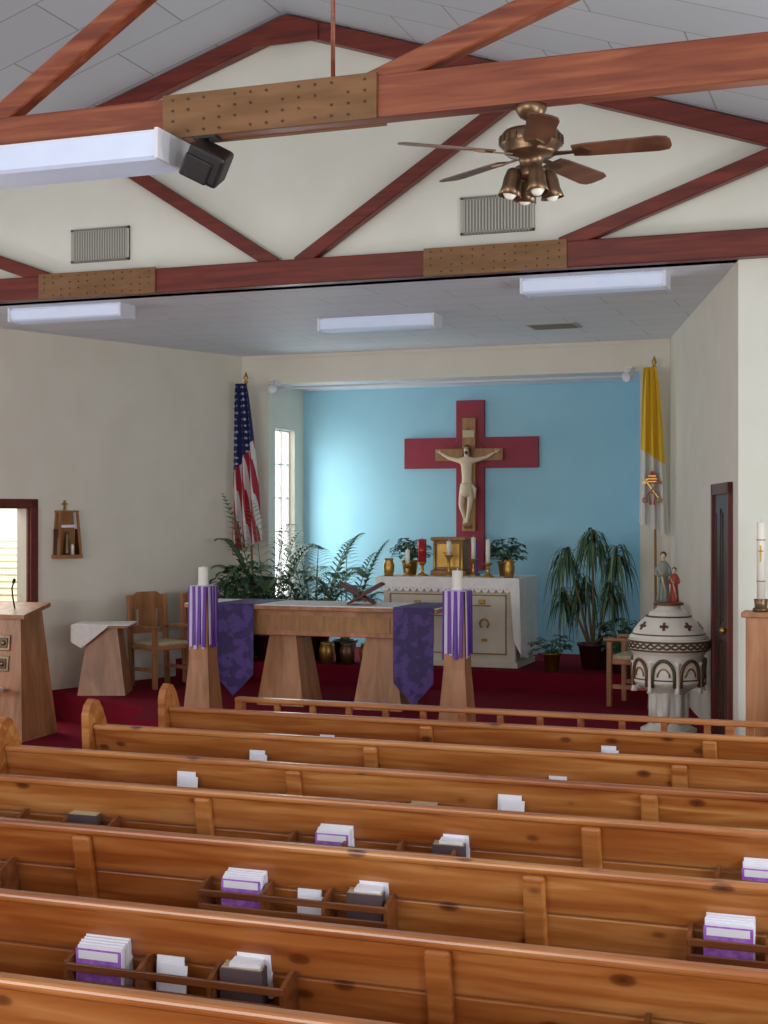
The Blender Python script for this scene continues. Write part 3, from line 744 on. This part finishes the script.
def flag(name, px, py, z0, ztop, lean, xtop, xbot, yc, zf0, zf1, m, emblem=False, folds=3.):
    b = MB()
    b.lathe((px, py, z0), [(.16, 0), (.16, .03), (.05, .07), (.03, .12), (.018, .12)], M_GOLD, 24)
    b.tube([(px, py, z0+.1), (px+lean, py, ztop-.14)], .014, M_XWOOD, 10)
    b.lathe((px+lean, py, ztop-.15), [(.015, 0), (.028, .02), (.012, .04), (.03, .07), (.02, .1), (.0, .15)], M_GOLD, 12)
    nx, nz = 36, 50
    v = []; f = []
    for j in range(nz+1):
        t = j/nz
        x0 = xtop[0]+(xbot[0]-xtop[0])*t**.6; x1 = xtop[1]+(xbot[1]-xtop[1])*t**.6
        z = zf1+(zf0-zf1)*t
        for i in range(nx+1):
            u = i/nx; amp = .02+.035*min(1, t*1.5)
            y = yc+amp*math.sin(u*folds*2*PI+t*1.3)+.01*math.sin(u*17+t*5)
            zz = z+.16*t*(u-.5)*(1 if not emblem else -1)-.02*math.sin(u*folds*2*PI)*t
            v.append((x0+(x1-x0)*(u+.03*math.sin(u*folds*4*PI)), y, zz))
    for j in range(nz):
        for i in range(nx): a = j*(nx+1)+i; f.append([a, a+1, a+nx+2, a+nx+1])
    b.add(v, f, m, True)
    if emblem:
        xm = (xbot[0]+xbot[1])/2; zm = zf0+(zf1-zf0)*.25; y = yc-.068
        for s, mk in ((-1, M_GOLD), (1, M_TANR)):
            b.beam((xm-s*.07, y, zm-.10), (xm+s*.07, y, zm+.09), .006, .014, mk, 0)
            b.tube([(xm-s*.078+.026*math.cos(t), y, zm-.12+.026*math.sin(t)) for t in [i*PI/6 for i in range(13)]], .007, mk, 6)
            b.box((xm+s*.085, y, zm+.07), (.03, .006, .035), mk); b.box((xm+s*.06, y, zm+.10), (.02, .006, .02), mk)
        for k, rr in enumerate((.044, .05, .042)):
            b.box((xm, y, zm+.08+.03*k), (rr*2, .008, .012), M_GOLD)
        b.lathe((0, 0, 0), [(.042, 0), (.052, .04), (.042, .09), (.012, .13), (.0, .14)], M_ROBER, 12, T=Matrix.Translation((xm, y+.004, zm+.06)) @ Matrix.Diagonal((1, .1, 1, 1)))
        b.box((xm, y, zm+.21), (.006, .006, .03), M_GOLD); b.box((xm, y, zm+.212), (.02, .006, .006), M_GOLD)
        b.tube([(xm-.06, y, zm-.08), (xm-.03, y, zm-.02), (xm, y, zm-.05), (xm+.03, y, zm-.02), (xm+.06, y, zm-.08)], .005, M_ROBER, 6)
        for s in (-1, 1): b.tube([(xm+s*.03, y, zm-.03), (xm+s*.02, y, zm-.17)], [.004, .01], M_ROBER, 6)
    ob = b.done(name, fixn=False)
    me = ob.data; uvl = me.uv_layers.new(name='UVMap')
    for p in me.polygons:
        for li in p.loop_indices:
            co = me.vertices[me.loops[li].vertex_index].co
            t = min(1, max(0, (zf1-co.z)/(zf1-zf0)))
            x0 = xtop[0]+(xbot[0]-xtop[0])*t**.6; x1 = xtop[1]+(xbot[1]-xtop[1])*t**.6
            uvl.data[li].uv = ((co.x-x0)/(x1-x0), 1-t)
    return ob
flag('american_flag', -7.17, 15.40, .5, 3.92, -.12, (-7.36, -7.22), (-7.42, -7.03), 15.25, 1.78, 3.76, us_mat())
flag('vatican_flag', -2.36, 15.42, .5, 3.93, -.02, (-2.46, -2.33), (-2.52, -2.20), 15.22, 2.02, 3.78, vat_mat(), True)

# ------------------------------------------------------------------ left: doors, shrine, lectern, chairs
def on_left(y, off): return Vector((LW(y)+off*uy, y-off*ux, 0))
angL = math.atan2(uy, ux)-PI/2
def panels(b, L, zh, panel, x0):
    b.bx(x0, x0+.012, 0, L, 0, zh, panel)
    for (a0, a1) in ((.08, L/2-.04), (L/2+.04, L-.08)):
        for (c0, c1) in ((.15, zh*.42), (zh*.48, zh-.12)):
            for e in ((a0, a1, c0, c0+.03), (a0, a1, c1-.03, c1), (a0, a0+.03, c0, c1), (a1-.03, a1, c0, c1)): b.bx(x0+.012, x0+.02, e[0], e[1], e[2], e[3], panel)
    b.ball((x0+.05, .07, zh*.47), .03, M_GOLD); b.bx(x0+.012, x0+.05, .06, .08, zh*.47-.01, zh*.47+.01, M_GOLD)
def trimframe(b, L, zh, trim):
    for e in ((-.09, 0), (L, L+.09)): b.bx(0, .035, e[0], e[1], 0, zh+.09, trim)
    b.bx(0, .035, -.09, L+.09, zh, zh+.09, trim)
# open doorway: casing + lining
b = MB(); trimframe(b, .85, DZ, M_TRIM)
b.bx(-.15, 0, -.004, .012, 0, DZ, M_TRIM); b.bx(-.15, 0, .838, .854, 0, DZ, M_TRIM); b.bx(-.15, 0, 0, .85, DZ-.012, DZ+.004, M_TRIM)
p = on_left(11.9, .001); b.done('door_1', (p.x, p.y, 0), angL)
# cream louvred cupboard doors in the side room
b = MB()
for k in range(2):
    x0 = -.5+.5*k
    b.box((x0+.25, 0, 1.05), (.48, .03, 2.1), M_DOORC, bevel=.004)
    for e in ((x0+.06, x0+.09), (x0+.41, x0+.44)): b.bx(e[0], e[1], -.025, -.015, .15, 1.95, M_DOORC)
    for i in range(22): b.box((x0+.25, -.02, .2+i*.08), (.32, .02, .02), M_DOORC, rot=(.5, 0, 0))
    b.ball((.0+(.05 if k else -.05), -.035, 1.05), .018, M_GOLD)
b.done('louvred_cupboard_door', (-9.55, 14.18, 0))
rx, ry = -.2462, .9692
b = MB(); trimframe(b, .82, 2.05, M_TRIM); panels(b, .82, 2.05, M_DARKWOOD, 0)
angR = math.atan2(ry, rx)-PI/2
for v in b.bm.verts: v.co.x = -v.co.x
b.done('door_2', (RW(11.30)-.001, 11.30, .3), angR)

# wall shrine
b = MB()
b.hexa([(0, -.15, 0), (.02, -.15, 0), (.02, .15, 0), (0, .15, 0)], [(0, -.11, .5), (.02, -.11, .5), (.02, .11, .5), (0, .11, .5)], M_XWOOD)
b.bx(.0, .13, -.16, .16, -.02, .02, M_XWOOD); b.bx(0, .11, -.12, .12, .48, .5, M_XWOOD)
for s in (-1, 1): b.hexa([(.1, s*.15-.012, 0), (.12, s*.15-.012, 0), (.12, s*.15+.012, 0), (.1, s*.15+.012, 0)], [(.08, s*.11-.012, .5), (.1, s*.11-.012, .5), (.1, s*.11+.012, .5), (.08, s*.11+.012, .5)], M_XWOOD)
for s in (-1, 1): b.bx(.02, .1, s*.14-.006, s*.14+.006, .0, .3, M_DARKWOOD)
b.lathe((.06, 0, .02), [(.04, 0), (.035, .03), (.03, .16), (.015, .2), (.022, .23), (.0, .26)], M_BRASS, 12)
b.box((.07, 0, .33), (.02, .2, .03), M_PAPER); b.box((.02, 0, .55), (.015, .02, .12), M_GOLD); b.box((.02, 0, .57), (.015, .07, .018), M_GOLD)
b.lathe((.06, .07, .02), [(.02, 0), (.02, .1), (.005, .12)], M_WAX, 10)
p = on_left(13.11, .001); b.done('wall_shrine', (p.x, p.y, 1.73), angL)

# lectern
b = MB()
b.hexa([(-8.5, 11.45, 0), (-7.78, 11.45, 0), (-7.82, 12.12, 0), (-8.5, 12.12, 0)], [(-8.42, 11.6, 1.18), (-7.90, 11.6, 1.18), (-7.94, 12.02, 1.26), (-8.38, 12.02, 1.26)], M_OAK)
b.hexa([(-8.48, 11.54, 1.175), (-7.82, 11.54, 1.175), (-7.86, 12.06, 1.265), (-8.45, 12.06, 1.265)], [(-8.48, 11.54, 1.215), (-7.82, 11.54, 1.215), (-7.86, 12.06, 1.305), (-8.45, 12.06, 1.305)], M_OAK)
for z in (.74, .94):
    b.box((-8.06, 11.45+.15*z/1.18-.008, z), (.14, .02, .15), M_BRASS, rot=(-.13, 0, 0), bevel=.005); b.box((-8.06, 11.45+.15*z/1.18-.02, z), (.09, .012, .1), M_DARKWOOD, rot=(-.13, 0, 0)); b.ball((-8.06, 11.45+.15*z/1.18-.028, z), .025, M_GOLD)
b.box((-8.1, 11.39, .5), (.36, .1, .02), M_OAK); b.box((-8.06, 11.37, .52), (.2, .07, .015), M_PAPER)
b.tube([(-8.10, 11.8, 1.25), (-8.11, 11.78, 1.36), (-8.08, 11.72, 1.46), (-8.02, 11.66, 1.52)], .008, M_BLACK); b.tube([(-8.02, 11.66, 1.52), (-7.99, 11.63, 1.55)], .016, M_BLACK)
b.done('lectern')

def chair(name, loc, rot, m=M_OAK):
    b = MB()
    for sx in (-1, 1):
        b.box((sx*.24, -.22, .32), (.05, .05, .64), m, bevel=.006); b.box((sx*.24, .22, .5), (.05, .05, 1.0), m, rot=(-.06, 0, 0), bevel=.006)
        b.box((sx*.24, -.02, .66), (.06, .52, .03), m, bevel=.006)
        b.box((sx*.24, 0, .2), (.03, .42, .04), m)
    b.box((0, 0, .44), (.5, .48, .05), m, bevel=.01); b.box((0, -.01, .48), (.44, .42, .05), M_TAN, bevel=.02)
    b.extr([(-.25, .24, .84), (.25, .24, .84), (.25, .24, .96), (.12, .24, 1.03), (-.12, .24, 1.03), (-.25, .24, .96)], (0, .03, 0), m)
    b.box((0, .235, .6), (.46, .025, .05), m)
    b.box((0, .245, .73), (.22, .02, .24), m)
    for s in (-.17, .17): b.box((s, .245, .73), (.04, .02, .24), m)
    b.done(name, loc, rot)
chair('wooden_armchair', (-7.50, 13.66, .3), 1.15)
chair('wooden_armchair', (-7.14, 14.22, .3), 1.15)
chair('wooden_armchair', (-2.30, 13.9, .3), -1.7)

b = MB()
b.taper((0, 0), .5, .46, .3, .3, 0, .7, M_OAK); b.box((0, 0, .715), (.56, .5, .03), M_OAK, bevel=.005)
b.box((0, 0, .735), (.6, .54, .01), M_CLOTHW)
b.extr([(-.3, -.272, .74), (.1, -.272, .74), (0, -.272, .66), (-.12, -.272, .56), (-.2, -.272, .5), (-.3, -.272, .56)], (0, -.006, 0), M_CLOTHW)
b.extr([(-.302, -.27, .74), (-.302, .27, .74), (-.302, .15, .6), (-.302, -.27, .56)], (-.006, 0, 0), M_CLOTHW)
b.done('credence_table', (-7.76, 12.94, .3), .35)

# ------------------------------------------------------------------ baptismal font
b = MB()
b.lathe((0, 0, 0), [(.24, 0), (.24, .04), (.2, .06), (.17, .08), (.15, .1), (.14, .34), (.17, .37), (.25, .41), (.31, .45), (.315, .47), (.3, .48), (.3, .68), (.32, .70), (.345, .74), (.352, .80), (.34, .82)], M_STONE, 40)
b.lathe((0, 0, .82), [(.335, 0), (.335, .02), (.31, .04), (.30, .07), (.25, .135), (.2, .18), (.17, .2), (.165, .225), (.14, .235), (.1, .26), (.1, .285), (.0, .285)], M_STONE, 40)
for k in range(8):
    a0 = 2*PI*k/8
    arc = []
    for i in range(13):
        t = PI*i/12; aa = a0+.3*math.cos(t); z = .52+.13*math.sin(t); arc.append((.31*math.cos(aa), .31*math.sin(aa), z))
    arc = [(arc[0][0], arc[0][1], .42)]+arc+[(arc[-1][0], arc[-1][1], .42)]
    b.tube(arc, .015, M_STBROWN if k % 2 else M_STGREEN, 7)
    arc2 = [(.306*math.cos(a0+.17*math.cos(PI*i/8)), .306*math.sin(a0+.17*math.cos(PI*i/8)), .51+.07*math.sin(PI*i/8)) for i in range(9)]
    b.tube(arc2, .008, M_GOLD, 6)
    aa = a0+PI/8
    b.lathe((.3*math.cos(aa), .3*math.sin(aa), .40), [(.03, -.03), (.02, 0), (.018, .2), (.03, .23)], M_STONE, 10)
    T = Euler((0, 0, a0)).to_matrix().to_4x4() @ Matrix.Translation((.268, 0, .935)) @ Euler((0, -.68, 0)).to_matrix().to_4x4()
    for d in ((.012, .022, .08), (.012, .07, .022)):
        tb = bmesh.new(); bmesh.ops.create_cube(tb, size=1)
        for v in tb.verts: v.co = Vector((v.co.x*d[0], v.co.y*d[1], v.co.z*d[2]))
        b.merge(tb, M_STBROWN, False, T)
    b.tube([(.145*math.cos(a0), .145*math.sin(a0), .09), (.14*math.cos(a0), .14*math.sin(a0), .36)], .03, M_STONE, 8)
for ph, mm in ((0, M_STBROWN), (PI, M_STGREEN)):
    b.tube([((.351)*math.cos(2*PI*i/160), (.351)*math.sin(2*PI*i/160), .768+.018*math.sin(16*2*PI*i/160+ph)) for i in range(161)], .009, mm, 5)
for r, z, q in ((.353, .803, .010), (.34, .73, .009), (.305, .48, .007), (.19, 1.01, .009), (.31, .862, .007)):
    b.tube([(r*math.cos(2*PI*i/40), r*math.sin(2*PI*i/40), z) for i in range(41)], q, M_STBROWN, 6)
b.done('baptismal_font', (-1.76, 12.2, .3))

# statue on font
b = MB()
b.lathe((0, 0, 0), [(.13, 0), (.13, .02), (.11, .03)], M_STBROWN, 20)
def robed(cx, cy, h, m, lean=0.):
    s = h/.42
    T = Matrix.Translation((cx, cy, .03)) @ Matrix.Diagonal((s, s*.8, s, 1))
    b.lathe((0, 0, 0), [(.062, 0), (.058, .03), (.05, .12), (.042, .2), (.05, .28), (.052, .315), (.035, .34), (.016, .352)], m, 18, T=T)
    b.skin([(cx, cy, .03+.335*s), (cx, cy, .03+.365*s), (cx, cy-.004, .03+.39*s), (cx, cy-.004, .03+.412*s)], [(0, 1), (1, 2), (2, 3)], [.014*s, .016*s, .026*s, .02*s], M_SKIN, 2)
    b.ball((cx, cy+.006*s, .03+.402*s), .028*s, M_HAIR, (1, 1, 1.05)); b.ball((cx, cy-.014*s, .03+.392*s), .02*s, M_SKIN, (.9, .8, 1.15))
    for sx in (-1, 1):
        b.skin([(cx+sx*.04*s, cy, .03+.31*s), (cx+sx*.062*s, cy-.01*s, .03+.24*s), (cx+sx*.03*s, cy-.055*s, .03+.225*s), (cx+sx*.015*s, cy-.07*s, .03+.235*s)], [(0, 1), (1, 2), (2, 3)], [.02*s, .019*s, .015*s, .008*s], m, 2)
        for j in range(4): b.tube([(cx+sx*.012*s, cy-.07*s, .03+(.23+.005*j)*s), (cx+sx*.004*s, cy-.088*s, .03+(.236+.005*j)*s)], .0028*s, M_SKIN, 5)
    b.tube([(cx-.045*s, cy-.02*s, .03+.3*s), (cx+.0*s, cy-.05*s, .03+.2*s), (cx+.035*s, cy-.045*s, .03+.05*s)], [.008*s, .012*s, .006*s], M_TAN, 6)
    for sx in (-1, 0, 1): b.tube([(cx+sx*.025*s, cy-.034*s, .03+.2*s), (cx+sx*.034*s, cy-.046*s, .035)], .006*s, m, 6)
robed(-.045, .0, .42, M_ROBE); robed(.05, -.01, .29, M_ROBER)
b.done('saint_statue', (-1.76, 12.2, 1.405))

# paschal candle stand
b = MB()
b.box((0, 0, .03), (.34, .34, .06), M_OAK, bevel=.01); b.taper((0, 0), .2, .2, .2, .2, .06, 1.44, M_OAK)
b.box((0, 0, 1.46), (.26, .26, .04), M_OAK, bevel=.008)
b.lathe((0, 0, 1.48), [(.06, 0), (.06, .02), (.045, .03), (.05, .08), (.05, .09), (.03, .09)], M_BRASS, 20)
b.lathe((0, 0, 1.56), [(.03, 0), (.03, .56), (.025, .57), (.004, .57), (.003, .6)], M_WAX, 20)
b.box((0, -.031, 1.9), (.01, .006, .12), M_GOLD); b.box((0, -.031, 1.92), (.04, .006, .01), M_GOLD)
for z in (1.7, 2.0): b.tube([(.032*math.cos(i*PI/8), .032*math.sin(i*PI/8), z) for i in range(17)], .004, M_GOLD, 5)
b.done('paschal_candle_stand', (-.85, 10.5, 0))

# little spot lamps beside the opening
for x in (-6.98, -2.66):
    b = MB(); b.tube([(0, 0, .08), (0, 0, .02)], .01, M_WHITE)
    T = Euler((1.9, 0, .5 if x < -5 else -.5)).to_matrix().to_4x4()
    b.lathe((0, 0, -.06), [(.025, 0), (.04, .03), (.045, .11), (.055, .13), (.05, .13), (.03, .1)], M_WHITE, 16, T=T)
    b.box((0, .04, .085), (.06, .16, .02), M_WHITE); b.done('spot_lamp', (x, 15.48, 3.72))

# ------------------------------------------------------------------ light
w = bpy.data.worlds.new('World'); scene.world = w; w.use_nodes = True
w.node_tree.nodes['Background'].inputs[0].default_value = (.9, .95, 1, 1); w.node_tree.nodes['Background'].inputs[1].default_value = 3.5
def area(name, loc, rot, sx, sy, e, col=(1, 1, 1)):
    l = bpy.data.lights.new(name, 'AREA'); l.shape = 'RECTANGLE'; l.size = sx; l.size_y = sy; l.energy = e; l.color = col
    o = bpy.data.objects.new(name, l); COL.objects.link(o); o.location = loc; o.rotation_euler = rot; return o
for y in (1.2, 4.6, 8.0):
    area('window_daylight', (XR-.08, y, 2.3), (0, PI/2+.2, 0), 1.8, 1.4, 105, (.94, .97, 1))
    area('window_daylight', (XL+.08, y, 2.3), (0, -PI/2-.2, 0), 1.8, 1.4, 92, (.94, .97, 1))
area('rear_fill', (-5, -2.4, 2.4), (PI/2+.3, 0, 0), 6, 2.5, 440, (1, .985, .96))  # added fill behind the camera, tilted up to brighten the ceilings; no entrance there
area('window_daylight', (-7.02, 16.1, 2.0), (0, -PI/2, 0), 2.0, .55, 24, (.9, 1, .97))
area('side_room_fill', (-9.6, 12.9, 2.66), (0, 0, 0), 1.2, 1.2, 60, (1, .98, .92))  # added fill without a fixture, makes the room beyond the doorway bright

# ------------------------------------------------------------------ camera
cd = bpy.data.cameras.new('camera'); cam = bpy.data.objects.new('camera', cd); COL.objects.link(cam)
cd.sensor_fit = 'VERTICAL'; cd.sensor_height = 36; cd.lens = 1400/1024*36; cd.shift_y = .003
cam.location = (0, 0, 2.18); cam.rotation_euler = (PI/2, 0, math.radians(19.7))
scene.camera = cam
